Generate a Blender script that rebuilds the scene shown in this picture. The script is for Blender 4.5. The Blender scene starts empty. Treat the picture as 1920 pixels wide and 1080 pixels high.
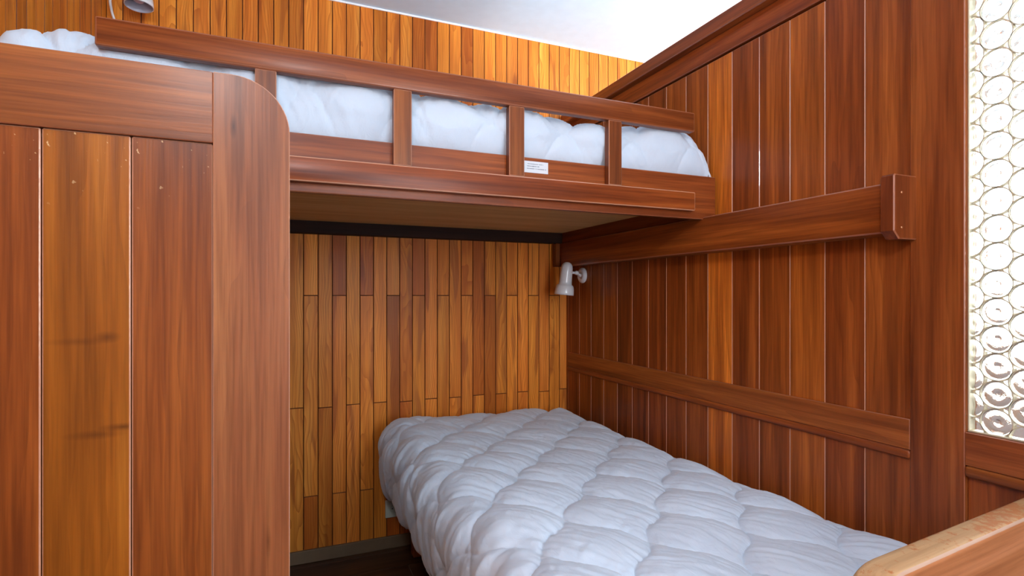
import bpy, bmesh, math, random
import numpy as np
from mathutils import Vector, Matrix

random.seed(7)
C = bpy.context.scene.collection
SC = bpy.context.scene
PI = math.pi
H = 1.14                       # camera height above the floor; every z below is given relative to it
D = 2.5                        # back wall
XL = -0.608                    # left wall
W = 1.355                      # face of the teak partition
CE = 1.2875                    # ceiling
YF = -1.75                     # wall behind the camera
XR = 3.0                       # outer wall beyond the partition

# ------------------------------------------------------------ camera, world, lights, exposure
cam = bpy.data.cameras.new('camera')
co = bpy.data.objects.new('camera', cam)
C.objects.link(co)
cam.sensor_width = 36
cam.lens = 36 * 1028 / 1920
cam.shift_y = 14 / 1920
cam.clip_start = 0.02
co.location = (0, 0, H)
co.rotation_euler = (PI / 2, 0, -math.radians(22.84))
SC.camera = co

SC.view_settings.view_transform = 'Standard'
SC.view_settings.look = 'None'
SC.view_settings.exposure = 0.0
SC.view_settings.gamma = 1.0
SC.view_settings.use_curve_mapping = False

wd = bpy.data.worlds.new('world')
SC.world = wd
wd.use_nodes = True
bg = wd.node_tree.nodes['Background']
bg.inputs[0].default_value = (0.93, 0.97, 1.0, 1)
bg.inputs[1].default_value = 5.0


def area(name, loc, aim, sx, sy, power, col):
    l = bpy.data.lights.new(name, 'AREA')
    l.shape = 'RECTANGLE'
    l.size, l.size_y, l.energy, l.color = sx, sy, power, col
    o = bpy.data.objects.new(name, l)
    C.objects.link(o)
    o.location = (loc[0], loc[1], loc[2] + H)
    d = Vector(aim) - Vector(loc)
    o.rotation_euler = d.to_track_quat('-Z', 'Y').to_euler()
    return o


area('added_front_light', (0.85, YF + 0.12, 0.25), (0.5, 2.0, 0.0), 1.0, 1.5, 38, (0.77, 0.90, 1.0))  # added area light behind the camera, aimed at the bunks
area('daylight_right', (XR - 0.12, 0.9, 0.45), (1.2, 1.4, 1.1), 2.2, 1.3, 125, (0.86, 0.93, 1.0))
lp = bpy.data.lights.new('fill_light', 'POINT')  # unseen fill light, added to brighten the ceiling and left side
lp.energy, lp.shadow_soft_size, lp.color = 50, 0.12, (0.82, 0.93, 1.0)
lo_ = bpy.data.objects.new('fill_light', lp)
C.objects.link(lo_)
lo_.location = (-0.28, -0.5, 0.9 + H)


# ------------------------------------------------------------ helpers
def lin(c):
    return tuple(((v / 255) / 12.92 if v / 255 <= 0.04045 else ((v / 255 + 0.055) / 1.055) ** 2.4) for v in c) + (1,)


class NT:
    def __init__(s, name):
        s.m = bpy.data.materials.new(name)
        s.m.use_nodes = True
        s.t = s.m.node_tree
        s.b = s.t.nodes['Principled BSDF']

    def n(s, typ, **kw):
        nd = s.t.nodes.new(typ)
        for k, v in kw.items():
            setattr(nd, k, v)
        return nd

    def l(s, a, b):
        s.t.links.new(a, b)

    def math(s, op, a, b=None, c=None, clamp=False):
        nd = s.n('ShaderNodeMath', operation=op, use_clamp=clamp)
        for i, v in enumerate((a, b, c)):
            if v is None:
                continue
            if isinstance(v, (int, float)):
                nd.inputs[i].default_value = v
            else:
                s.l(v, nd.inputs[i])
        return nd.outputs[0]

    def mix(s, fac, a, b, blend='MIX'):
        nd = s.n('ShaderNodeMix', data_type='RGBA', blend_type=blend)
        nd.clamp_factor = True
        for i, v in ((0, fac), (6, a), (7, b)):
            if isinstance(v, (int, float, tuple)):
                nd.inputs[i].default_value = v
            else:
                s.l(v, nd.inputs[i])
        return nd.outputs[2]

    def ramp(s, fac, stops):
        nd = s.n('ShaderNodeValToRGB')
        e = nd.color_ramp.elements
        e[0].position, e[0].color = stops[0]
        e[1].position, e[1].color = stops[-1]
        for p, c in stops[1:-1]:
            x = e.new(p)
            x.color = c
        s.l(fac, nd.inputs[0])
        return nd.outputs[0]

    def noise(s, vec, scale, detail=3, rough=0.5, dist=0.0):
        nd = s.n('ShaderNodeTexNoise')
        nd.inputs['Scale'].default_value = scale
        nd.inputs['Detail'].default_value = detail
        nd.inputs['Roughness'].default_value = rough
        nd.inputs['Distortion'].default_value = dist
        s.l(vec, nd.inputs['Vector'])
        return nd.outputs['Fac']


BW = (0, 0, 0, 1)
WH = (1, 1, 1, 1)


def wood(name, light, mid, dark, axis='Z', ring=22.0, ringamt=0.5, streak=0.5, heart=0.0, heartcol=None,
         rough=0.36, coat=0.06, knots=(), scuff=None, var=0.25, patches=None):
    """procedural timber, grain along AXIS; obj.color multiplies; every board gets its own cut through the log"""
    s = NT(name)
    tc = s.n('ShaderNodeTexCoord')
    oi = s.n('ShaderNodeObjectInfo')
    obj = tc.outputs['Object']
    # rotate the grain onto Z
    if axis != 'Z':
        sep0 = s.n('ShaderNodeSeparateXYZ'); s.l(obj, sep0.inputs[0])
        cmb0 = s.n('ShaderNodeCombineXYZ')
        order = {'X': (1, 2, 0), 'Y': (0, 2, 1)}[axis]
        for i, k in enumerate(order):
            s.l(sep0.outputs[k], cmb0.inputs[i])
        obj = cmb0.outputs[0]
    rnd = oi.outputs['Random']
    off = s.n('ShaderNodeCombineXYZ')
    s.l(s.math('MULTIPLY_ADD', rnd, 0.30, -0.15), off.inputs[0])
    s.l(s.math('MULTIPLY_ADD', s.math('FRACT', s.math('MULTIPLY', rnd, 7.31)), 0.16, 0.02), off.inputs[1])
    s.l(s.math('MULTIPLY', s.math('FRACT', s.math('MULTIPLY', rnd, 13.7)), 9.0), off.inputs[2])
    add = s.n('ShaderNodeVectorMath', operation='ADD')
    s.l(obj, add.inputs[0]); s.l(off.outputs[0], add.inputs[1])
    P = add.outputs[0]

    def scaled(v):
        m = s.n('ShaderNodeVectorMath', operation='MULTIPLY')
        s.l(P, m.inputs[0]); m.inputs[1].default_value = v
        return m.outputs[0]
    # warp
    wv = s.n('ShaderNodeTexNoise')
    wv.inputs['Scale'].default_value = 4.0
    wv.inputs['Detail'].default_value = 2
    s.l(scaled((2.2, 2.2, 0.55)), wv.inputs['Vector'])
    w1 = s.n('ShaderNodeVectorMath', operation='MULTIPLY_ADD')
    s.l(wv.outputs['Color'], w1.inputs[0]); w1.inputs[1].default_value = (0.07, 0.07, 0.0)
    s.l(scaled((1, 1, 0.05)), w1.inputs[2])
    wave = s.n('ShaderNodeTexWave', wave_type='RINGS', rings_direction='Z', wave_profile='SAW')
    wave.inputs['Scale'].default_value = ring
    wave.inputs['Distortion'].default_value = 1.2
    wave.inputs['Detail'].default_value = 2
    wave.inputs['Detail Scale'].default_value = 1.5
    s.l(w1.outputs[0], wave.inputs['Vector'])
    rings = wave.outputs['Fac']
    fib = s.noise(scaled((60, 60, 1.6)), 3.0, 3, 0.6)
    bro = s.noise(scaled((16, 16, 0.8)), 1.6, 3, 0.55, 0.3)
    base = s.ramp(bro, [(0.24, dark), (0.5, mid), (0.72, light)])
    ringc = s.math('MULTIPLY', s.math('POWER', rings, 2.2), ringamt)
    col = s.mix(ringc, base, s.mix(0.35, dark, mid))
    fb = s.ramp(fib, [(0.34, (0.42, 0.36, 0.32, 1)), (0.58, WH)])
    col = s.mix(streak, col, fb, 'MULTIPLY')
    if heart > 0:
        hn = s.noise(scaled((9, 9, 0.9)), 1.9, 2, 0.4, 0.6)
        hm = s.ramp(hn, [(0.60, BW), (0.65, WH)])
        col = s.mix(s.math('MULTIPLY', hm, heart), col, heartcol)
    sep = s.n('ShaderNodeSeparateXYZ'); s.l(obj, sep.inputs[0])
    for (kx, kz, rx, rz, amt) in knots:
        dx = s.math('DIVIDE', s.math('SUBTRACT', sep.outputs[0], kx), rx)
        dz = s.math('DIVIDE', s.math('SUBTRACT', sep.outputs[2], kz), rz)
        r2 = s.math('ADD', s.math('MULTIPLY', dx, dx), s.math('MULTIPLY', dz, dz))
        f = s.math('MULTIPLY', s.math('SUBTRACT', 1.0, s.math('POWER', r2, 0.5), clamp=True), amt)
        col = s.mix(f, col, lin((62, 26, 10)))
    if scuff:
        z0, zr = scuff
        dz = s.math('ABSOLUTE', s.math('SUBTRACT', sep.outputs[2], z0))
        msk = s.math('SUBTRACT', 1.0, s.math('DIVIDE', dz, zr), clamp=True)
        vn = s.noise(obj, 95, 2, 0.5)
        sp = s.ramp(vn, [(0.685, BW), (0.72, WH)])
        col = s.mix(s.math('MULTIPLY', sp, msk), col, lin((215, 180, 140)))
    if patches:
        pn = s.noise(obj, 55, 6, 0.7)
        p2 = s.noise(obj, 6, 2, 0.5)
        pm = s.ramp(s.math('ADD', s.math('MULTIPLY', pn, 0.6), s.math('MULTIPLY', p2, 0.5)), [(0.545, BW), (0.60, WH)])
        col = s.mix(pm, col, patches)
    # per board tint
    vv = s.math('MULTIPLY_ADD', s.math('FRACT', s.math('MULTIPLY', rnd, 31.7)), var, 1.0 - var / 2)
    hsv = s.n('ShaderNodeHueSaturation')
    hsv.inputs['Saturation'].default_value = 1.0
    s.l(col, hsv.inputs['Color']); s.l(vv, hsv.inputs['Value'])
    s.l(s.math('MULTIPLY_ADD', s.math('FRACT', s.math('MULTIPLY', rnd, 57.3)), 0.008, 0.4965), hsv.inputs['Hue'])
    col = s.mix(1.0, hsv.outputs[0], oi.outputs['Color'], 'MULTIPLY')
    s.l(col, s.b.inputs['Base Color'])
    s.b.inputs['Roughness'].default_value = rough
    s.b.inputs['Coat Weight'].default_value = coat
    s.b.inputs['Coat Roughness'].default_value = 0.2
    s.b.inputs['Specular IOR Level'].default_value = 0.22
    bump = s.n('ShaderNodeBump')
    bump.inputs['Strength'].default_value = 0.12
    bump.inputs['Distance'].default_value = 0.002
    s.l(s.math('ADD', fib, s.math('MULTIPLY', ringc, 0.6)), bump.inputs['Height'])
    s.l(bump.outputs[0], s.b.inputs['Normal'])
    return s.m


def plain(name, rgb, rough=0.5, metal=0.0, noise_amt=0.06, nscale=20, bump=0.0, bscale=200, coat=0.0, spec=0.5):
    s = NT(name)
    tc = s.n('ShaderNodeTexCoord')
    nz = s.noise(tc.outputs['Object'], nscale, 4)
    a = lin(rgb)
    lo = tuple(v * (1 - noise_amt) for v in a[:3]) + (1,)
    hi = tuple(min(1, v * (1 + noise_amt)) for v in a[:3]) + (1,)
    s.l(s.ramp(nz, [(0.3, lo), (0.7, hi)]), s.b.inputs['Base Color'])
    s.b.inputs['Roughness'].default_value = rough
    s.b.inputs['Metallic'].default_value = metal
    s.b.inputs['Coat Weight'].default_value = coat
    s.b.inputs['Specular IOR Level'].default_value = spec
    if bump:
        bp = s.n('ShaderNodeBump')
        bp.inputs['Strength'].default_value = bump
        bp.inputs['Distance'].default_value = 0.001
        s.l(s.noise(tc.outputs['Object'], bscale, 3), bp.inputs['Height'])
        s.l(bp.outputs[0], s.b.inputs['Normal'])
    return s.m


TL, TM, TD = lin((176, 100, 44)), lin((148, 78, 34)), lin((98, 46, 20))
M = {}
for ax in 'XYZ':
    M['teak' + ax] = wood('teak_' + ax.lower(), TL, TM, TD, axis=ax, ring=14, ringamt=0.35, streak=0.45, var=0.16)
M['teak_board'] = wood('teak_board', lin((186, 106, 44)), lin((152, 80, 32)), lin((96, 46, 20)), ring=16, ringamt=0.45,
                       streak=0.45, var=0.22)
M['teak_scuffed'] = wood('teak_scuffed_board', lin((172, 100, 42)), lin((142, 76, 30)), lin((96, 46, 20)), ring=16,
                         ringamt=0.45, streak=0.45, var=0.08, scuff=(0.62, 0.10))
M['teak_knotty'] = wood('teak_knotty_board', lin((176, 106, 36)), lin((152, 84, 24)), lin((108, 56, 16)), ring=15,
                        ringamt=0.45, streak=0.4, var=0.04, scuff=(0.62, 0.10),
                        knots=((0.025, 0.334, 0.02, 0.010, 0.6), (-0.01, 0.328, 0.05, 0.007, 0.35),
                               (0.045, 0.196, 0.035, 0.007, 0.7), (0.01, 0.187, 0.045, 0.008, 0.5)))
M['teak_stile'] = wood('teak_stile', lin((168, 108, 66)), lin((146, 86, 52)), lin((104, 58, 36)), ring=13, ringamt=0.3,
                       streak=0.45, var=0.05, knots=((-0.028, 0.53, 0.006, 0.022, 0.8), (0.024, -0.155, 0.005, 0.03, 0.5)))
M['worn_beam'] = wood('worn_beam', lin((196, 160, 118)), lin((184, 144, 102)), lin((164, 120, 82)), axis='X', ring=9,
                      ringamt=0.2, streak=0.25, var=0.02, rough=0.6, coat=0.0, patches=lin((170, 104, 56)))
M['foot_face'] = wood('footboard_face', lin((186, 124, 84)), lin((170, 110, 70)), lin((146, 88, 54)), axis='X', ring=9, ringamt=0.3, streak=0.3, var=0.02)
M['highlight_edge'] = plain('highlight_edge', (176, 140, 120), 0.55)  # footboard edge highlight, put into the colour
M['pine'] = wood('pine', lin((244, 160, 66)), lin((230, 138, 46)), lin((190, 98, 28)), ring=46, ringamt=1.0, streak=0.3,
                 heart=0.6, heartcol=lin((150, 72, 26)), rough=0.5, coat=0.03, var=0.22)
M['pine_edge'] = plain('pine_edge', (104, 48, 16), 0.5)
M['teak_edge'] = plain('teak_edge', (196, 140, 112), 0.3, coat=0.4)
M['teak_dark_edge'] = plain('teak_dark_edge', (150, 88, 60), 0.35, coat=0.3)
M['plywood'] = wood('plywood', lin((216, 178, 122)), lin((204, 164, 106)), lin((188, 146, 92)), axis='X', ring=10,
                    ringamt=0.2, streak=0.2, var=0.0, rough=0.6, coat=0.0)
M['darkwood'] = wood('dark_wood', lin((62, 34, 24)), lin((50, 26, 18)), lin((34, 16, 12)), axis='X', ring=14, ringamt=0.3, streak=0.4, var=0.1, rough=0.7, coat=0.0)  # darker and rougher than the teak, for the rear pieces
M['floorwood'] = wood('floor_boards', lin((96, 66, 44)), lin((74, 48, 30)), lin((48, 30, 20)), axis='X', ring=16,
                      ringamt=0.4, streak=0.5, var=0.3)
M['skirt'] = plain('skirting', (112, 88, 64), 0.5)
M['white'] = plain('white_plaster', (212, 234, 250), 0.85, noise_amt=0.02, bump=0.1, bscale=120)
M['caulk'] = plain('white_caulk', (250, 250, 250), 0.5, noise_amt=0.01)
M['enamel'] = plain('white_enamel', (226, 226, 230), 0.3, coat=0.5, noise_amt=0.03)
M['reflector'] = plain('lamp_reflector', (190, 190, 205), 0.35, noise_amt=0.03)
M['bulb'] = plain('bulb_glass', (214, 190, 206), 0.15, noise_amt=0.1, coat=0.6)
M['socket'] = plain('socket_plastic', (205, 210, 195), 0.4, noise_amt=0.02)
M['hole'] = plain('dark_hole', (20, 18, 16), 0.8)
M['paper'] = plain('paper', (214, 216, 222), 0.7, noise_amt=0.03)
M['ink'] = plain('grey_ink', (122, 130, 142), 0.7)
M['lead'] = plain('lead_came', (205, 196, 170), 0.4, metal=0.2)
M['brass'] = plain('screw_head', (210, 150, 110), 0.3, metal=0.6)
M['mattress'] = plain('mattress_ticking', (205, 205, 212), 0.9, bump=0.3)


def fabric():
    s = NT('white_duvet_cotton')
    tc = s.n('ShaderNodeTexCoord')
    P = tc.outputs['Object']
    s.l(s.ramp(s.noise(P, 5, 4), [(0.3, lin((198, 210, 226))), (0.7, lin((208, 220, 235)))]), s.b.inputs['Base Color'])
    s.b.inputs['Roughness'].default_value = 0.75
    s.b.inputs['Sheen Weight'].default_value = 0.25
    s.b.inputs['Specular IOR Level'].default_value = 0.25
    sc = s.n('ShaderNodeVectorMath', operation='MULTIPLY')
    s.l(P, sc.inputs[0]); sc.inputs[1].default_value = (26, 15, 20)
    wr = s.noise(sc.outputs[0], 1.3, 4, 0.55, 1.0)
    fine = s.noise(P, 500, 2)
    b1 = s.n('ShaderNodeBump'); b1.inputs['Strength'].default_value = 0.35; b1.inputs['Distance'].default_value = 0.006
    b2 = s.n('ShaderNodeBump'); b2.inputs['Strength'].default_value = 0.15; b2.inputs['Distance'].default_value = 0.0006
    s.l(wr, b1.inputs['Height']); s.l(fine, b2.inputs['Height']); s.l(b1.outputs[0], b2.inputs['Normal'])
    s.l(b2.outputs[0], s.b.inputs['Normal'])
    return s.m


M['duvet'] = fabric()


def glass(name, col, rough, wavy):
    s = NT(name)
    s.b.inputs['Base Color'].default_value = col
    s.b.inputs['Transmission Weight'].default_value = 1.0
    s.b.inputs['Roughness'].default_value = rough
    s.b.inputs['IOR'].default_value = 1.45
    if wavy:
        tc = s.n('ShaderNodeTexCoord')
        bp = s.n('ShaderNodeBump'); bp.inputs['Strength'].default_value = 0.5; bp.inputs['Distance'].default_value = 0.002
        s.l(s.noise(tc.outputs['Object'], wavy, 3, 0.5, 0.5), bp.inputs['Height'])
        s.l(bp.outputs[0], s.b.inputs['Normal'])
    return s.m


M['roundel'] = glass('bottle_glass', (0.99, 0.97, 0.92, 1), 0.03, 60)
M['infill'] = glass('cathedral_glass', (0.98, 0.97, 0.90, 1), 0.12, 90)
M['clear'] = glass('clear_glass', (1, 1, 1, 1), 0.0, 0)


def link(name, me, parent=None, loc=(0, 0, 0)):
    """loc is in room coordinates with z relative to the camera height"""
    o = bpy.data.objects.new(name, me)
    C.objects.link(o)
    p = Vector((loc[0], loc[1], loc[2] + H))
    if parent:
        o.parent = parent
        base = parent.location
        if parent.parent:
            base = base + parent.parent.location
        p = p - base
    o.location = p
    return o


def thing(name, label=None, cat=None, loc=(0, 0, 0), group=None, kind=None):
    o = link(name, None, None, loc)
    o.empty_display_size = 0.05
    tag(o, label, cat, group, kind)
    return o


def tag(o, label=None, cat=None, group=None, kind=None):
    for k, v in (('label', label), ('category', cat), ('group', group), ('kind', kind)):
        if v:
            o[k] = v
    return o


_cache = {}


def box_mesh(dx, dy, dz, mat, edge=None, bev=0.002, seg=1):
    key = (round(dx, 4), round(dy, 4), round(dz, 4), mat, edge, bev, seg)
    if key in _cache:
        return _cache[key]
    bm = bmesh.new()
    bmesh.ops.create_cube(bm, size=1)
    for v in bm.verts:
        v.co = Vector((v.co.x * dx, v.co.y * dy, v.co.z * dz))
    if bev:
        bmesh.ops.bevel(bm, geom=list(bm.edges), offset=bev, segments=seg, profile=0.5, affect='EDGES',
                        material=1 if edge else 0)
    me = bpy.data.meshes.new(mat)
    bm.to_mesh(me); bm.free()
    me.materials.append(M[mat])
    if edge:
        me.materials.append(M[edge])
    if seg > 1:
        me.polygons.foreach_set('use_smooth', [True] * len(me.polygons))
    _cache[key] = me
    return me


def bx(name, x0, x1, y0, y1, z0, z1, mat, parent=None, edge=None, bev=0.002, seg=1, col=None):
    me = box_mesh(x1 - x0, y1 - y0, z1 - z0, mat, edge, bev, seg)
    o = link(name, me, parent, ((x0 + x1) / 2, (y0 + y1) / 2, (z0 + z1) / 2))
    if col:
        o.color = col
    return o


def mesh_obj(name, verts, faces, mats, parent=None, loc=(0, 0, 0), smooth=False, midx=None):
    me = bpy.data.meshes.new(name)
    me.from_pydata([tuple(v) for v in verts], [], faces)
    for m in mats:
        me.materials.append(M[m])
    if smooth:
        me.polygons.foreach_set('use_smooth', [True] * len(me.polygons))
    if midx:
        me.polygons.foreach_set('material_index', midx)
    me.update()
    return link(name, me, parent, loc)


def prism(name, pts, y0, y1, mat, parent, edge=None, bev=0.003, seg=1, origin=None, rotz=0):
    """XZ outline extruded along Y; origin (x, y, z) is the object's origin"""
    ox, oy, oz = origin
    bm = bmesh.new()
    a = [bm.verts.new((x - ox, y0 - oy, z - oz)) for x, z in pts]
    f = bm.faces.new(a)
    r = bmesh.ops.extrude_face_region(bm, geom=[f])
    for v in r['geom']:
        if isinstance(v, bmesh.types.BMVert):
            v.co.y = y1 - oy
    bmesh.ops.recalc_face_normals(bm, faces=bm.faces)
    if bev:
        es = [e for e in bm.edges if len(e.link_faces) == 2 and e.calc_face_angle(0) > 0.9]
        bmesh.ops.bevel(bm, geom=es, offset=bev, segments=seg, profile=0.5, affect='EDGES', material=1 if edge else 0)
    me = bpy.data.meshes.new(name)
    bm.to_mesh(me); bm.free()
    me.materials.append(M[mat])
    if edge:
        me.materials.append(M[edge])
    o = link(name, me, parent, origin)
    o.rotation_euler.z = rotz
    return o


def lathe_data(prof, n=32, cap0=False, cap1=False):
    vs, fs = [], []
    for r, z in prof:
        for k in range(n):
            a = 2 * PI * k / n
            vs.append((r * math.cos(a), r * math.sin(a), z))
    for i in range(len(prof) - 1):
        for k in range(n):
            k2 = (k + 1) % n
            fs.append((i * n + k, i * n + k2, (i + 1) * n + k2, (i + 1) * n + k))
    if cap0:
        fs.append(tuple(reversed(range(n))))
    if cap1:
        fs.append(tuple((len(prof) - 1) * n + k for k in range(n)))
    return vs, fs


def lathe(name, prof, mat, parent, loc, rot=None, n=32, cap0=False, cap1=False):
    vs, fs = lathe_data(prof, n, cap0, cap1)
    o = mesh_obj(name, vs, fs, [mat], parent, loc, smooth=True)
    if rot is not None:
        o.rotation_euler = rot
    return o


def tube_data(pts, r, n=10):
    vs, fs = [], []
    for i, p in enumerate(pts):
        p = Vector(p)
        d = (Vector(pts[min(i + 1, len(pts) - 1)]) - Vector(pts[max(i - 1, 0)])).normalized()
        u = d.orthogonal().normalized() if i == 0 else (u - d * u.dot(d)).normalized()
        w = d.cross(u)
        for k in range(n):
            a = 2 * PI * k / n
            vs.append(p + (u * math.cos(a) + w * math.sin(a)) * r)
    for i in range(len(pts) - 1):
        for k in range(n):
            k2 = (k + 1) % n
            fs.append((i * n + k, i * n + k2, (i + 1) * n + k2, (i + 1) * n + k))
    fs.append(tuple(reversed(range(n))))
    fs.append(tuple((len(pts) - 1) * n + k for k in range(n)))
    return vs, fs


# ------------------------------------------------------------ the room
fl = thing('floor', kind='structure', loc=(1.2, 0.4, -H))
y = YF
k = 0
rf = random.Random(3)
while y < D:
    y2 = min(y + 0.145, D)
    xs = [XL, XL + 0.5 + rf.random() * 0.9, XL + 1.9 + rf.random() * 0.9, XR]
    for i in range(3):
        bx('floor_board', xs[i] + 0.0006, xs[i + 1] - 0.0006, y + 0.0006, y2 - 0.0006, -H - 0.02, -H, 'floorwood', fl, bev=0.0015)
    y = y2
tag(bx('ceiling', XL - 0.1, XR + 0.1, YF - 0.1, D + 0.1, CE, CE + 0.08, 'white', bev=0), kind='structure')

# back wall: narrow pine boards in staggered lengths on a backing
wb = thing('wall_back', kind='structure', loc=(1.2, D, -H))
bx('wall_core', XL - 0.1, XR + 0.1, D + 0.018, D + 0.1, -H, CE, 'pine_edge', wb, bev=0)
rp = random.Random(21)
P0 = 0.0885
k0 = int(math.floor((XL - P0) / 0.0585)) + 1
xb = [XL] + [P0 + 0.0585 * k for k in range(k0, 100) if P0 + 0.0585 * k < 1.99]


def pine_tint(x, lo):
    t = rp.random()
    if t < 0.10:
        return (0.66, 0.50, 0.38, 1)
    if t < 0.25:
        return (0.82, 0.72, 0.62, 1)
    if t > 0.8:
        return (1.12, 1.08, 1.02, 1)
    return (1, 0.97, 0.95, 1)


for i in range(len(xb) - 1):
    a, b = xb[i], xb[i + 1]
    kk = round((a - P0) / 0.0585)
    segs = []
    if a < W:
        if kk % 2 == 0:
            js = [-H, -0.864 + rp.uniform(-.004, .004), 0.0, 0.42]
        else:
            js = [-H, -0.483 + rp.uniform(-.004, .004), 0.42]
        for q in range(len(js) - 1):
            segs.append((js[q], js[q + 1]))
        segs.append((0.42, CE))
    else:
        segs = [(-H, CE)]
    for z0, z1 in segs:
        bx('pine_board', a + 0.0006, b - 0.0006, D + rp.uniform(-0.0008, 0.0004), D + 0.018, z0 + 0.0004, z1 - 0.0004, 'pine', wb, 'pine_edge',
           0.0016, col=pine_tint(a, z0))
bx('pine_board', xb[-1], XR, D, D + 0.018, -H, CE, 'pine', wb)
tag(bx('baseboard_back', XL, 1.34, D - 0.014, D, -H, -H + 0.055, 'skirt', bev=0.003), kind='structure')
tag(bx('trim_1', XL, XR, D - 0.007, D, CE - 0.008, CE, 'caulk', bev=0.002), kind='structure')

# left wall
wl = thing('wall_left', kind='structure', loc=(XL, 0.4, -H))
bx('wall_core', XL - 0.1, XL - 0.018, YF - 0.1, D + 0.1, -H, CE, 'pine_edge', wl, bev=0)
y = D
while y > YF + 0.01:
    y2 = max(YF, y - 0.0585)
    t = rp.random()
    bx('pine_board', XL - 0.018, XL + rp.uniform(-0.0005, 0.0005), y2 + 0.0005, y - 0.0005, -H, CE, 'pine', wl, 'pine_edge', 0.0012,
       col=(0.98, 0.95, 0.9, 1) if t < 0.7 else (0.86, 0.76, 0.66, 1))
    y = y2

# wall behind the camera with an added window, outer wall on the right with its window
wf = thing('wall_front', kind='structure', loc=(1.2, YF, -H))


def holed_wall(parent, horiz, fixed0, fixed1, a0, a1, h0, h1, oa0, oa1, oz0, oz1, mat):
    for (p, q, r_, s_) in ((a0, oa0, h0, h1), (oa1, a1, h0, h1), (oa0, oa1, h0, oz0), (oa0, oa1, oz1, h1)):
        if horiz:
            bx('wall_section', p, q, fixed0, fixed1, r_, s_, mat, parent, bev=0)
        else:
            bx('wall_section', fixed0, fixed1, p, q, r_, s_, mat, parent, bev=0)


holed_wall(wf, True, YF - 0.1, YF, XL - 0.1, XR + 0.1, -H, CE, 0.25, 1.45, -0.6, 1.05, 'white')
wr = thing('wall_far', kind='structure', loc=(XR, 0.4, -H))
holed_wall(wr, False, XR, XR + 0.1, YF - 0.1, D + 0.1, -H, CE, -0.3, 2.2, -0.5, 1.1, 'white')


def casement(name, horiz, f0, f1, a0, a1, z0, z1, wm, n):
    t = thing(name, kind='structure', loc=((a0 + a1) / 2, f0, z0) if horiz else (f0, (a0 + a1) / 2, z0))

    def b(nm, p, q, r_, s_, mat, d0=f0, d1=f1):
        if horiz:
            return bx(nm, p, q, d0, d1, r_, s_, mat, t, bev=0.003)
        return bx(nm, d0, d1, p, q, r_, s_, mat, t, bev=0.003)
    wdt = 0.06
    b('window_frame', a0, a1, z0, z0 + wdt, wm); b('window_frame', a0, a1, z1 - wdt, z1, wm)
    b('window_frame', a0, a0 + wdt, z0 + wdt, z1 - wdt, wm); b('window_frame', a1 - wdt, a1, z0 + wdt, z1 - wdt, wm)
    st = (a1 - a0) / n
    for i in range(1, n):
        b('mullion', a0 + st * i - 0.03, a0 + st * i + 0.03, z0 + wdt, z1 - wdt, wm)
    for i in range(n):
        b('pane', a0 + st * i + 0.03, a0 + st * (i + 1) - 0.03, z0 + wdt, z1 - wdt, 'clear', (f0 + f1) / 2 - 0.002, (f0 + f1) / 2 + 0.002)


casement('added_window', True, YF - 0.07, YF - 0.02, 0.25, 1.45, -0.6, 1.05, 'teakZ', 2)  # unseen window added to go with the front light
casement('window_3', False, XR + 0.02, XR + 0.07, -0.3, 2.2, -0.5, 1.1, 'teakZ', 3)

# ------------------------------------------------------------ teak partition on the right
PB = W + 0.006                  # face of its boards
wp = thing('wall_right', kind='structure', loc=(W, 1.0, -H))
TOP = 0.875
edges = [0.82 + 0.1108 * i for i in range(16)]
edges[-1] = D - 0.02
tints = [(0.98, 0.96, 0.98, 1), (1.0, 0.94, 0.90, 1), (1.45, 1.42, 1.15, 1), (0.92, 0.82, 0.76, 1), (1.0, 0.92, 0.88, 1),
         (1.7, 1.75, 1.2, 1), (0.96, 0.84, 0.76, 1), (0.88, 0.76, 0.68, 1), (0.80, 0.70, 0.66, 1), (0.86, 0.78, 0.72, 1),
         (0.78, 0.70, 0.66, 1), (0.9, 0.8, 0.76, 1), (0.8, 0.7, 0.66, 1), (0.86, 0.78, 0.74, 1), (0.8, 0.72, 0.7, 1)]
for i in range(15):
    bx('teak_board', PB, PB + 0.02, edges[i] + 0.0004, edges[i + 1] - 0.0004, -H, 0.80, 'teak_board', wp, 'teak_edge', 0.0016, col=tints[i])
bx('backing', PB + 0.0205, PB + 0.026, 0.80, D - 0.02, -H, 0.83, 'teakZ', wp, bev=0)  # backings added to block light through the board gaps
bx('backing', PB + 0.0205, PB + 0.026, -0.03, 0.709, -H, -0.37, 'teakZ', wp, bev=0)
bx('backing', PB + 0.0205, PB + 0.026, -1.2, -0.03 - 0.10, -H, 0.87, 'teakZ', wp, bev=0)
bx('stile', W, W + 0.045, 0.709, 0.82, -H, TOP, 'teakZ', wp, 'teak_dark_edge', 0.0015, col=(0.86, 0.86, 0.88, 1))
bx('corner_post', W + 0.002, W + 0.045, D - 0.02, D, -H, TOP, 'teakZ', wp)
bx('middle_rail', W, PB + 0.002, 0.8205, D - 0.02, -0.362, -0.29, 'teakY', wp, 'teak_dark_edge', 0.0015, col=(0.9, 0.86, 0.84, 1))
bx('moulding', W - 0.003, PB + 0.002, 0.8205, D - 0.02, -0.384, -0.3625, 'teakY', wp, bev=0.006, seg=3, col=(0.95, 0.9, 0.88, 1))
bx('top_rail', W, W + 0.04, 0.8205, D, 0.806, TOP, 'teakY', wp, 'teak_dark_edge', 0.002, col=(0.95, 0.84, 0.82, 1))
bx('cap', W - 0.032, W + 0.07, -1.2, D, TOP, TOP + 0.047, 'teakY', wp, 'teak_dark_edge', 0.003, col=(1, 0.9, 0.88, 1))
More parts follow.
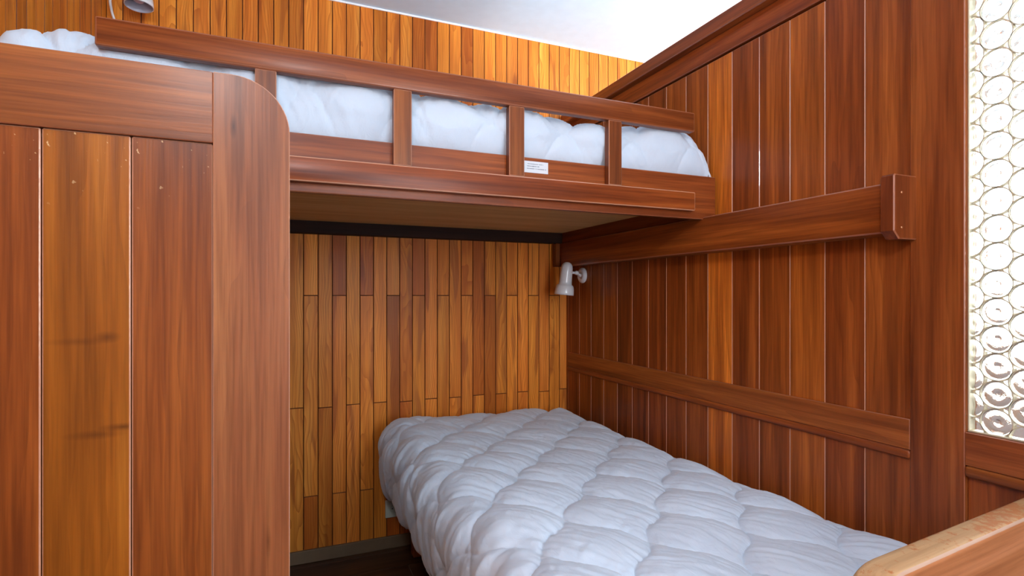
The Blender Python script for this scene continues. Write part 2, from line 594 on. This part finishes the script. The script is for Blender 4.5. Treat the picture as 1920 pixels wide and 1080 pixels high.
# glazed bay: frame members round the bottle glass
GY0, GY1, GZ0, GZ1 = -0.03, 0.709, -0.2935, 0.80
bx('sill_rail', W, W + 0.045, GY0, GY1, -0.365, GZ0, 'teakY', wp, 'teak_dark_edge', 0.0015, col=(0.88, 0.86, 0.86, 1))
bx('moulding', W - 0.003, W + 0.03, GY0, GY1, -0.39, -0.3655, 'teakY', wp, bev=0.006, seg=3, col=(0.9, 0.86, 0.84, 1))
bx('top_rail', W, W + 0.045, GY0, GY1, GZ1, TOP, 'teakY', wp)
bx('stile', W, W + 0.045, GY0 - 0.11, GY0, -H, TOP, 'teakZ', wp)
yy = GY1
for i in range(7):
    y2 = max(GY0, yy - 0.11)
    bx('teak_board', PB + 0.004, PB + 0.02, y2 + 0.0004, yy - 0.0004, -H, -0.3655, 'teak_board', wp, 'teak_dark_edge', 0.0016, col=(0.86, 0.76, 0.72, 1))
    yy = y2
yy = GY0 - 0.11
for i in range(10):
    y2 = yy - 0.11
    bx('teak_board', PB, PB + 0.02, y2 + 0.0004, yy - 0.0004, -H, TOP, 'teak_board', wp, 'teak_edge', 0.0016, col=tints[i])
    yy = y2

# bottle-glass window: every roundel of its own, held in lead
w1 = thing('window_1', kind='structure', loc=(W + 0.02, 0.34, GZ0))
RP = 0.0577
RR = RP / 2 - 0.0008
prof = [(RR, 0.0), (RR, 0.004), (RR - 0.0025, 0.0058), (RR - 0.005, 0.0042), (0.016, 0.0030), (0.009, 0.0026), (0.0055, 0.0045),
        (0.003, 0.0068), (0.0008, 0.0062)]
vs, fs = lathe_data(prof, 24, False, True)
nb = len(vs)
bprof = [(RR, 0.0), (RR - 0.004, 0.0), (0.02, 0.0014), (0.012, 0.0018), (0.006, 0.0012), (0.001, 0.0010)]
v2, f2 = lathe_data(bprof, 24, False, True)
vs = vs + v2
fs = fs + [tuple(reversed([q + nb for q in f])) for f in f2]
rme = bpy.data.meshes.new('roundel')
rme.from_pydata(vs, [], fs)
bmr = bmesh.new(); bmr.from_mesh(rme)
bmesh.ops.remove_doubles(bmr, verts=bmr.verts, dist=1e-5)
bmesh.ops.recalc_face_normals(bmr, faces=bmr.faces)
bmr.to_mesh(rme); bmr.free()
rme.materials.append(M['roundel'])
rme.polygons.foreach_set('use_smooth', [True] * len(rme.polygons))
cv, cf = [], []
rr = random.Random(5)
colpitch = RP * 0.866
nroundel = 0
ci = 0
while True:
    cy = 0.709 - colpitch * ci + 0.0015
    if cy < GY0 + 0.0:
        break
    zs = GZ0 + RP * (0.5 if ci % 2 else 0.02)
    zc = zs
    while zc < GZ1 + 0.001:
        inside = GZ0 + RP * 0.45 < zc < GZ1 - RP * 0.45 and GY0 + RP * 0.45 < cy and (ci == 0 or cy < GY1 - RP * 0.45)
        if inside:
            o = link('roundel', rme, w1, (W + 0.026, cy, zc))
            o.rotation_euler = (rr.uniform(-0.02, 0.02), -PI / 2 + rr.uniform(-0.03, 0.03), rr.uniform(0, 0.02))
            nroundel += 1
        # lead ring, clipped to the opening
        ring = []
        for k in range(25):
            a = 2 * PI * k / 24
            ring.append((cy + math.cos(a) * (RP / 2), zc + math.sin(a) * (RP / 2)))
        for k in range(24):
            (ya, za), (yb, zb) = ring[k], ring[k + 1]
            if not all(GY0 < q < GY1 for q in (ya, yb)) or not all(GZ0 < q < GZ1 for q in (za, zb)):
                continue
            n0 = len(cv)
            for (yq, zq) in ((ya, za), (yb, zb)):
                dy, dz = (yq - cy) / (RP / 2), (zq - zc) / (RP / 2)
                for (rad, dep) in ((-0.0009, 0.016), (0.0009, 0.016), (0.0009, 0.028), (-0.0009, 0.028)):
                    cv.append((dep - 0.02, yq + dy * rad - 0.34, zq + dz * rad - GZ0))
            for j in range(4):
                j2 = (j + 1) % 4
                cf.append((n0 + j, n0 + j2, n0 + 4 + j2, n0 + 4 + j))
        zc += RP
    ci += 1
cm = mesh_obj('lead_came', cv, cf, ['lead'], w1, (W + 0.02, 0.34, GZ0))
cm['kind'] = 'stuff'
bx('infill_glass', W + 0.0275, W + 0.0295, GY0, GY1, GZ0, GZ1, 'infill', w1, bev=0)
for (a, b, c, d) in ((GY0, GY1, GZ0, GZ0 + 0.004), (GY0, GY1, GZ1 - 0.004, GZ1), (GY1 - 0.004, GY1, GZ0 + 0.004, GZ1 - 0.004), (GY0, GY0 + 0.004, GZ0 + 0.004, GZ1 - 0.004)):
    bx('edge_came', W + 0.010, W + 0.032, a, b, c, d, 'lead', w1, bev=0.001)

# ------------------------------------------------------------ left end panel in front of the bunks
pn = thing('bunk_end_panel', 'tall orange-brown plank panel with rounded top corner, standing left in front of upper bunk', 'wooden panel', loc=(-0.3, 1.015, -H))
PY = 1.0
pb = [XL, -0.545, -0.434, -0.3235, -0.2129, -0.1011]
for i in range(5):
    mt = 'teak_knotty' if i == 3 else 'teak_scuffed'
    colr = [(1, 1, 1, 1), (1, 1, 1, 1), (0.86, 0.80, 0.66, 1), (0.90, 0.84, 0.72, 1), (0.88, 0.82, 0.72, 1)][i]
    bx('plank', pb[i] + 0.0008, pb[i + 1] - 0.0008, PY + 0.006, PY + 0.024, -H + 0.10, 0.2455, mt, pn, 'teak_edge', 0.0018, col=colr)
bx('top_rail', XL, -0.1011, PY, PY + 0.03, 0.2458, 0.36, 'teakX', pn, 'teak_dark_edge', 0.0012, col=(0.88, 0.86, 0.78, 1))
bx('bottom_rail', XL, -0.1011, PY, PY + 0.03, -H, -H + 0.10, 'teakX', pn)
R = 0.088
sx0, sx1 = -0.1008, 0.0135
pts = [(sx0, -H), (sx1, -H)] + [(sx1 - R + R * math.cos(a), 0.36 - R + R * math.sin(a)) for a in [PI / 2 * i / 14 for i in range(15)]] + [(sx0, 0.36)]
prism('stile', pts, PY - 0.0015, PY + 0.032, 'teak_stile', pn, 'teak_edge', 0.0012, origin=(-0.0435, 1.015, -0.255)).color = (0.92, 0.88, 0.80, 1)

# ------------------------------------------------------------ upper bunk
bb = thing('bunk_bed', 'upper bunk of red-brown wood with a railed guard, spanning wall to wall', 'bunk bed', loc=(0.35, 1.93, 0.2525))
FY = 1.405
bx('side_board', XL + 0.002, W - 0.012, 1.43, 1.452, 0.2525, 0.396, 'teakX', bb, 'teak_dark_edge', 0.002, col=(0.80, 0.66, 0.64, 1))
bx('ledge', -0.40, 1.236, FY, 1.4295, 0.274, 0.334, 'teakX', bb, 'teak_edge', 0.003, seg=2, col=(0.95, 0.84, 0.80, 1))
bx('guard_rail', -0.362, 1.232, FY - 0.002, 1.4295, 0.528, 0.590, 'teakX', bb, 'teak_dark_edge', 0.004, seg=2, col=(0.82, 0.76, 0.76, 1))
for (a, b) in ((-0.056, -0.010), (0.265, 0.311), (0.584, 0.630), (0.908, 0.954)):
    bx('post', a, b, FY, 1.4295, 0.3342, 0.5278, 'teakZ', bb, 'teak_edge', 0.0015, col=(0.88, 0.88, 0.86, 1))
bx('base_panel', XL + 0.01, 1.33, 1.452, 2.45, 0.314, 0.322, 'plywood', bb, bev=0)
bx('back_board', XL + 0.002, 1.34, 2.45, 2.474, 0.262, 0.385, 'darkwood', bb)
bx('end_board', 1.305, 1.335, 1.4525, 2.4495, 0.2615, 0.385, 'teakY', bb, col=(0.6, 0.5, 0.46, 1))  # corner shade under the bunk put into the dark tint
bx('end_board', XL + 0.002, XL + 0.026, 1.4525, 2.4495, 0.2615, 0.385, 'teakY', bb, col=(0.6, 0.5, 0.46, 1))
lab = bx('paper_label', 0.640, 0.7157, 1.4288, 1.43, 0.3525, 0.3855, 'paper', bb, bev=0)
tag(lab, 'small white paper label with three faint grey lines')
rl = random.Random(9)
vs, fs = [], []
for (zz, x0, x1, hh) in ((0.3775, 0.650, 0.700, 0.0028), (0.3710, 0.648, 0.686, 0.0030), (0.3640, 0.648, 0.708, 0.0030)):
    x = x0
    while x < x1:
        wl_ = rl.uniform(0.0012, 0.0030)
        h2 = hh * rl.uniform(0.65, 1.0)
        n0 = len(vs)
        y_ = 1.42865
        vs += [(x - 0.678, 0, zz - 0.369 - h2 / 2), (x + wl_ - 0.678, 0, zz - 0.369 - h2 / 2), (x + wl_ - 0.678, 0, zz - 0.369 + h2 / 2), (x - 0.678, 0, zz - 0.369 + h2 / 2)]
        fs.append((n0, n0 + 1, n0 + 2, n0 + 3))
        x += wl_ + (0.0006 if rl.random() < 0.8 else 0.002)
pr = mesh_obj('print', vs, fs, ['ink'], lab, (0.678, 1.42865, 0.369))

# support beam along the partition with its end blocks
sb = thing('support_beam', 'long horizontal beam with chunky end block, fixed to right plank wall under upper bunk', 'beam', loc=(1.33, 1.6, 0.144))
bx('beam', 1.290, PB, 0.8385, 2.474, 0.144, 0.2605, 'teakY', sb, 'teak_dark_edge', 0.004, seg=2, col=(0.88, 0.72, 0.62, 1))
c = 0.018
pts = [(1.276 + c, 0.129), (PB, 0.129), (PB, 0.276), (1.276 + 0.004, 0.276), (1.276, 0.272), (1.276, 0.129 + c)]
eb = prism('end_block', pts, 0.806, 0.838, 'teakZ', sb, 'teak_dark_edge', 0.0025, origin=(1.316, 0.822, 0.2))
eb.color = (0.66, 0.56, 0.56, 1)
for zz in (0.155, 0.235):
    lathe('screw', [(0.0026, 0), (0.0022, 0.0008), (0.0004, 0.001)], 'brass', sb, (1.302, 0.8058, zz), (PI / 2, 0, 0), 12, cap1=True)
bx('rear_block', 1.266, 1.2895, 2.44, 2.475, 0.144, 0.2605, 'teakZ', sb, col=(0.6, 0.5, 0.5, 1))  # tinted dark in place of the corner's shade
lg = bx('ledger', XL, 1.266, 2.475, 2.4985, 0.262, 0.33, 'darkwood', None)
tag(lg, 'dark ledger strip on the pine back wall carrying the rear of the upper bunk', 'beam')


# ------------------------------------------------------------ duvets
def vnoise(x, y, seed):
    xi, yi = np.floor(x).astype(np.int64), np.floor(y).astype(np.int64)
    xf, yf = x - xi, y - yi

    def h(a, b):
        n = (a * 374761393 + b * 668265263 + seed * 1442695041) & 0xffffffff
        n = ((n ^ (n >> 13)) * 1274126177) & 0xffffffff
        return ((n ^ (n >> 16)) & 0xffff) / 65535.0
    u, v = xf * xf * (3 - 2 * xf), yf * yf * (3 - 2 * yf)
    return (h(xi, yi) * (1 - u) + h(xi + 1, yi) * u) * (1 - v) + (h(xi, yi + 1) * (1 - u) + h(xi + 1, yi + 1) * u) * v


def fbm(x, y, seed, o=3):
    s_, a, t = 0, 1, 0
    for i in range(o):
        s_ = s_ + a * vnoise(x * 2 ** i, y * 2 ** i, seed + i * 17); t += a; a *= 0.5
    return s_ / t


def spline(pts, n):
    """Catmull-Rom through pts, resampled by arc length; returns xy array and arc length"""
    P = np.array([2 * np.array(pts[0]) - pts[1]] + [np.array(p) for p in pts] + [2 * np.array(pts[-1]) - pts[-2]], float)
    out = []
    for i in range(1, len(P) - 2):
        for t in np.linspace(0, 1, 40, endpoint=False):
            out.append(0.5 * ((2 * P[i]) + (-P[i - 1] + P[i + 1]) * t + (2 * P[i - 1] - 5 * P[i] + 4 * P[i + 1] - P[i + 2]) * t * t + (-P[i - 1] + 3 * P[i] - 3 * P[i + 1] + P[i + 2]) * t ** 3))
    out.append(P[-2])
    out = np.array(out)
    L = np.concatenate([[0], np.cumsum(np.linalg.norm(np.diff(out, axis=0), axis=1))])
    s_ = np.linspace(0, L[-1], n)
    return np.stack([np.interp(s_, L, out[:, 0]), np.interp(s_, L, out[:, 1])], 1), s_


def sheet(name, X, Y, Z, mats, close=0.0):
    n, m = X.shape
    vs = np.stack([X, Y, Z], -1).reshape(-1, 3)
    idx = np.arange(n * m).reshape(n, m)
    f = np.stack([idx[:-1, :-1], idx[1:, :-1], idx[1:, 1:], idx[:-1, 1:]], -1).reshape(-1, 4)
    me = bpy.data.meshes.new(name)
    me.from_pydata(vs.tolist(), [], f.tolist())
    me.polygons.foreach_set('use_smooth', [True] * len(me.polygons))
    for q in mats:
        me.materials.append(M[q])
    return me


def normals(X, Y, Z):
    P = np.stack([X, Y, Z], -1)
    du = np.gradient(P, axis=0)
    dv = np.gradient(P, axis=1)
    n = np.cross(du, dv)
    n /= np.linalg.norm(n, axis=-1, keepdims=True) + 1e-9
    return n


def quilt(s_, y, s0, y0, A, B, amp, seed, wr=0.004, power=0.55):
    dx = s_ - s0 + 0.012 * (fbm(s_ * 5, y * 5, seed, 2) - 0.5)
    dy = y - y0 + 0.012 * (fbm(s_ * 5 + 9, y * 5, seed + 3, 2) - 0.5)
    det = A[0] * B[1] - A[1] * B[0]
    a = (dx * B[1] - dy * B[0]) / det
    b = (A[0] * dy - A[1] * dx) / det
    a2 = a + 0.05 * np.sin(2 * PI * b)
    b2 = b + 0.05 * np.sin(2 * PI * a)
    ca, cb = np.abs(np.sin(PI * a2)), np.abs(np.sin(PI * b2))
    ia, ib = np.floor(a2), np.floor(b2)
    cellr = vnoise(ia + 0.0, ib + 0.0, seed + 40)
    puff = (ca ** power) * (cb ** power)
    h = amp * (0.82 + 0.36 * cellr) * puff
    # puckers run across the seams and fade in the middle of the cell
    fa, fb = a2 - ia, b2 - ib
    pk = 1 - np.abs(2 * fbm(fa * 1.6 + ia * 7, b * 7.5 + 2.0 * fbm(a * 2, b * 2, seed + 5, 2), seed + 8, 3) - 1)
    pk2 = 1 - np.abs(2 * fbm(a * 8.0 + 3 * fbm(a, b, seed + 6, 2), b * 1.7 + 11, seed + 9, 3) - 1)
    h = h + wr * (pk - 0.7) * (1 - 0.5 * puff) + wr * 1.1 * (pk2 - 0.7)
    h = h + 0.012 * (fbm(s_ * 3.5, y * 3.5, seed + 12, 2) - 0.5)
    return h


# lower duvet: profile across the bed, swept along it
prof = [(0.435, -0.838), (0.412, -0.815), (0.398, -0.76), (0.388, -0.68), (0.392, -0.615), (0.425, -0.568), (0.50, -0.545), (0.70, -0.548), (1.0, -0.556),
        (1.22, -0.566), (1.295, -0.585), (1.325, -0.625), (1.330, -0.68), (1.326, -0.74)]
NU, NV = 330, 420
pf, su = spline(prof, NU)
yv = np.linspace(2.452, 0.585, NV)
S, Yg = np.meshgrid(su, yv, indexing='ij')
Xg = np.repeat(pf[:, 0][:, None], NV, 1)
Zg = np.repeat(pf[:, 1][:, None], NV, 1)
# round off both ends: the sheet bends down over the mattress end
endb = np.clip((Yg - 2.33) / 0.122, 0, 1)
endf = np.clip((0.70 - Yg) / 0.115, 0, 1)
drop = (1 - np.sqrt(np.clip(1 - endb ** 2, 0, 1))) * 0.13 + (1 - np.sqrt(np.clip(1 - endf ** 2, 0, 1))) * 0.15
Zg = Zg - drop * np.clip((Zg + 0.86) / 0.3, 0, 1)
inw = (1 - np.sqrt(np.clip(1 - endb ** 2, 0, 1))) * 0.06
Xg = Xg + inw * np.clip((0.60 - Xg) / 0.2, 0, 1)
# gathers in the hanging side
side = np.clip((0.47 - Xg) / 0.06, 0, 1)
Nn = normals(Xg, Yg, Zg)
if Nn[NU // 2, NV // 2, 2] < 0:
    Nn = -Nn
smid = np.interp(0.895, pf[60:, 0], su[60:])
hq = quilt(S, Yg, smid, 1.454, (0.132, 0.141), (0.118, -0.172), 0.027, 3, wr=0.0055, power=0.34)
hang = 0.010 * side * (np.sin(Yg * 38 + 5 * fbm(Yg * 2, S * 3, 77, 2)) * 0.6 + (fbm(Yg * 26, S * 4, 31, 3) - 0.5) * 1.6)
hq = hq * (1 - 0.5 * side) + hang
rightk = np.clip((1.335 - Xg) / 0.10, 0.12, 1)
backk = np.clip((2.475 - Yg) / 0.10, 0.25, 1)
hq = hq * rightk * backk - 0.004
PX, PYy, PZ = Xg + Nn[..., 0] * hq, Yg + Nn[..., 1] * hq * 0.6, Zg + Nn[..., 2] * hq
hem = np.clip((0.08 - S) / 0.08, 0, 1)
PZ = PZ + hem * 0.010 * np.sin(Yg * 23 + 1.0)
PX = np.minimum(PX, 1.352)
PYy = np.minimum(PYy, 2.485)
me = sheet('duvet', PX - 0.86, PYy - 1.5, PZ + 0.84, ['duvet'])
dv = link('duvet', me, None, (0.86, 1.5, -0.84))
tag(dv, 'white quilted duvet spread over the lower bed, its left side hanging down', 'duvet', 'white quilted duvets')
dv.color = (1, 1, 1, 1)
md = dv.modifiers.new('thickness', 'SOLIDIFY')
md.thickness = 0.006
md.offset = -1 if False else 0

mt = bx('mattress', 0.44, 1.315, 0.66, 2.43, -0.81, -0.60, 'mattress', None, bev=0.03, seg=3)
tag(mt, 'white mattress hidden beneath the duvet of the lower bed', 'mattress')
lb = thing('bed_frame', 'low bed base with a worn rounded footboard, in the right foreground under the lower duvet', 'bed', loc=(0.9, 1.5, -H))
bx('side_rail', 0.50, 0.525, 0.60, 2.44, -0.93, -0.812, 'teakY', lb, col=(0.6, 0.5, 0.45, 1))
bx('side_rail', 1.325, 1.348, 0.60, 2.44, -0.93, -0.812, 'teakY', lb, col=(0.6, 0.5, 0.45, 1))
bx('head_rail', 0.525, 1.325, 2.415, 2.44, -0.93, -0.812, 'teakX', lb, col=(0.6, 0.5, 0.45, 1))
bx('foot_rail', 0.525, 1.325, 0.60, 0.625, -0.93, -0.812, 'teakX', lb, col=(0.6, 0.5, 0.45, 1))
for (a, b) in ((0.53, 0.63), (1.27, 0.63), (0.53, 2.36), (1.27, 2.36)):
    bx('leg', a, a + 0.05, b, b + 0.05, -H, -0.93, 'teakZ', lb)
for i in range(9):
    yb = 0.70 + i * 0.2
    bx('slat', 0.526, 1.324, yb, yb + 0.07, -0.832, -0.8125, 'pine', lb)
# footboard
fr = math.radians(5.6)
r_ = 0.085
x0, x1 = -0.600, 0.008
ztop = -0.380
pts = [(x1, -H), (x1, ztop)] + [(x0 + r_ - r_ * math.sin(a), ztop - r_ + r_ * math.cos(a)) for a in [PI / 2 * i / 12 for i in range(13)]] + [(x0, -H)]
pts = [(px + 1.30, pz) for px, pz in pts]
fb = prism('footboard', pts, 0.534, 0.583, 'worn_beam', lb, None, 0.009, 3, origin=(1.30, 0.583, -0.76), rotz=fr)
for p in fb.data.polygons:
    p.use_smooth = abs(p.normal.y) < 0.98
# plain front face in plain teak
fb.data.materials.append(M['foot_face'])
fb.data.materials.append(M['highlight_edge'])
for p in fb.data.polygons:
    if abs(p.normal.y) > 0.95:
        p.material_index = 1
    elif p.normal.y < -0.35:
        p.material_index = 2  # front bevel gets the painted highlight
fb.color = (1, 1, 1, 1)
tag(fb, 'thick board, varnish worn pale along its top')

# upper duvet
prof = [(1.468, 0.385), (1.452, 0.402), (1.444, 0.44), (1.447, 0.49), (1.475, 0.520), (1.54, 0.530), (1.75, 0.53), (2.1, 0.525), (2.36, 0.52), (2.43, 0.50), (2.455, 0.44), (2.45, 0.39)]
NU, NV = 210, 420
pf, su = spline(prof, NU)
xv = np.linspace(-0.565, 1.336, NV)
S, Xg = np.meshgrid(su, xv, indexing='ij')
Yg = np.repeat(pf[:, 0][:, None], NV, 1)
Zg = np.repeat(pf[:, 1][:, None], NV, 1)
er = np.clip((Xg - 1.20) / 0.136, 0, 1)
el = np.clip((-0.47 - Xg) / 0.095, 0, 1)
dr = (1 - np.sqrt(np.clip(1 - er ** 2, 0, 1))) * 0.135 + (1 - np.sqrt(np.clip(1 - el ** 2, 0, 1))) * 0.13
Zg = Zg - dr * np.clip((Zg - 0.39) / 0.15, 0, 1)
lift = np.interp(Xg, [-0.56, 0, 0.1, 0.2, 0.3, 0.45, 0.6, 0.8, 0.95, 1.1, 1.2], [0.035, 0.034, 0.026, 0.016, 0.012, -0.006, 0.004, -0.006, -0.014, 0.010, 0.012])
Zg = Zg + lift * np.clip((Zg - 0.40) / 0.12, 0, 1)
Nn = normals(Xg, Yg, Zg)
if Nn[NU // 2, NV // 2, 2] < 0:
    Nn = -Nn
hq = quilt(S, Xg, 0.11, 0.78, (0.150, 0.115), (0.150, -0.125), 0.030, 14, wr=0.010, power=0.42)
kk = np.clip((2.46 - Yg) / 0.10, 0.15, 1) * np.clip((1.345 - Xg) / 0.05, 0.1, 1) * np.clip((Zg - 0.38) / 0.09, 0.0, 1)
frontk = np.where((Yg < 1.53), 0.5 + 0.5 * np.clip((Zg - 0.45) / 0.08, 0, 1), 1)
hq = hq * kk * frontk - 0.006 + 0.016 * (fbm(Xg * 5.5, S * 3, 88, 2) - 0.45) * kk
PYy = np.clip(Yg + Nn[..., 1] * hq, 1.4325, 2.47)
PXx = np.clip(Xg + Nn[..., 0] * hq, -0.6, 1.349)
PZ = Zg + Nn[..., 2] * hq
me = sheet('duvet', PXx - 0.4, PYy - 1.95, PZ - 0.39, ['duvet'])
du = link('duvet', me, None, (0.4, 1.95, 0.39))
tag(du, 'puffy white duvet lying on the upper bunk behind the guard rail', 'duvet', 'white quilted duvets')
md = du.modifiers.new('thickness', 'SOLIDIFY')
md.thickness = 0.004
md.offset = 0
m2 = bx('mattress', -0.54, 1.27, 1.475, 2.42, 0.322, 0.47, 'mattress', None, bev=0.03, seg=3)
tag(m2, 'white mattress hidden beneath the duvet of the upper bunk', 'mattress')

# ------------------------------------------------------------ lamps, socket, cable


def wall_lamp(label, base, bnorm, head_top, axis, s=1.0):
    """base: wall plate centre, bnorm: away from the wall; head hangs from head_top along axis"""
    t = thing('wall_lamp', label, 'lamp', loc=base, group='white wall spotlights')
    bn = Vector(bnorm)
    q = bn.to_track_quat('Z', 'Y').to_euler()
    lathe('wall_plate', [(0.0375, 0), (0.038, 0.006), (0.035, 0.012), (0.028, 0.0165), (0.022, 0.0165), (0.017, 0.013), (0.010, 0.012), (0.009, 0.02), (0.0005, 0.021)], 'enamel', t, base, q, 36)
    ax = Vector(axis).normalized()
    ht = Vector(head_top)
    mid = ht + ax * (0.050 * s)
    b0 = Vector(base) + bn * 0.018
    knuck = Vector(base) + bn * 0.036 + Vector((0, 0, 0.012))
    att = mid - (mid - knuck).normalized() * 0.026 * s
    vs, fs = tube_data([b0 - Vector(base), knuck - Vector(base), (knuck + att) / 2 - Vector(base), att - Vector(base)], 0.0062, 12)
    mesh_obj('arm', vs, fs, ['enamel'], t, base, smooth=True)
    lathe('knuckle', [(0.0005, -0.011), (0.007, -0.009), (0.0105, -0.003), (0.0105, 0.003), (0.007, 0.009), (0.0005, 0.011)], 'enamel', t, tuple(knuck), q, 16)
    hq_ = (-ax).to_track_quat('Z', 'Y').to_euler()
    bot = ht + ax * 0.158 * s
    pr_ = [(0.0005, 0.158), (0.010, 0.1565), (0.019, 0.151), (0.0255, 0.141), (0.028, 0.128), (0.0285, 0.11), (0.0305, 0.060), (0.032, 0.050),
           (0.0375, 0.047), (0.0415, 0.041), (0.0445, 0.028), (0.046, 0.010), (0.0462, 0.0), (0.0440, 0.0)]
    pr_ = [(r * s, z * s) for r, z in pr_]
    h_ = lathe('lamp_head', pr_, 'enamel', t, tuple(bot), hq_, 40)
    inn = [(r * s, z * s) for r, z in [(0.0440, 0.0), (0.0435, 0.012), (0.040, 0.034), (0.030, 0.050), (0.0265, 0.09), (0.0005, 0.095)]]
    o = lathe('reflector', inn, 'reflector', t, tuple(bot), hq_, 40)
    bl = [(r * s, z * s) for r, z in [(0.0005, 0.012), (0.010, 0.014), (0.018, 0.020), (0.0215, 0.030), (0.020, 0.042), (0.013, 0.060), (0.012, 0.09)]]
    lathe('bulb', bl, 'bulb', t, tuple(bot), hq_, 24)
    return t


wall_lamp('white spotlight on the right plank wall, under the upper bunk in the corner', (PB, 2.336, 0.098), (-1, 0, 0), (1.262, 2.312, 0.160), (-0.10, 0.04, -1), 1.0)
wall_lamp('white spotlight high on the pine wall above the upper bunk, at the top left', (-0.482, D, 1.175), (0, -1, 0), (-0.482, 2.385, 1.215), (0.02, -0.05, -1), 1.0)
pts = [(-0.515, 2.489, 1.185), (-0.55, 2.486, 1.205), (-0.583, 2.482, 1.17), (-0.590, 2.476, 1.11), (-0.583, 2.470, 1.06), (-0.572, 2.468, 1.0), (-0.572, 2.478, 0.8), (-0.575, 2.485, 0.56), (-0.575, 2.489, 0.44)]
sp = []
for i in range(len(pts) - 1):
    for t_ in np.linspace(0, 1, 6, endpoint=False):
        p0 = np.array(pts[max(i - 1, 0)]); p1 = np.array(pts[i]); p2 = np.array(pts[i + 1]); p3 = np.array(pts[min(i + 2, len(pts) - 1)])
        sp.append(tuple(0.5 * (2 * p1 + (-p0 + p2) * t_ + (2 * p0 - 5 * p1 + 4 * p2 - p3) * t_ ** 2 + (-p0 + 3 * p1 - 3 * p2 + p3) * t_ ** 3)))
sp.append(pts[-1])
vs, fs = tube_data([Vector(p) - Vector(pts[0]) for p in sp], 0.0045, 10)
cb = mesh_obj('power_cable', vs, fs, ['enamel'], None, pts[0], smooth=True)
tag(cb, 'thin white cable running down the pine wall beside the upper lamp', 'cable')

so = thing('power_socket', 'small white power socket low on the pine wall, half hidden by the duvet', 'power socket', loc=(0.472, D, -0.962))
bx('face_plate', 0.432, 0.512, D - 0.010, D, -1.002, -0.922, 'socket', so, bev=0.003, seg=2)
lathe('socket_well', [(0.0215, 0.0), (0.0215, 0.0012), (0.0195, 0.0014), (0.019, -0.001), (0.0005, -0.001)], 'socket', so, (0.472, D - 0.0105, -0.962), (PI / 2, 0, 0), 28)
for dx in (-0.0095, 0.0095):
    lathe('socket_hole', [(0.0028, 0.0), (0.0005, 0.0003)], 'hole', so, (0.472 + dx, D - 0.0118, -0.962), (PI / 2, 0, 0), 12)
print('roundels', nroundel, 'objects', len(bpy.data.objects))
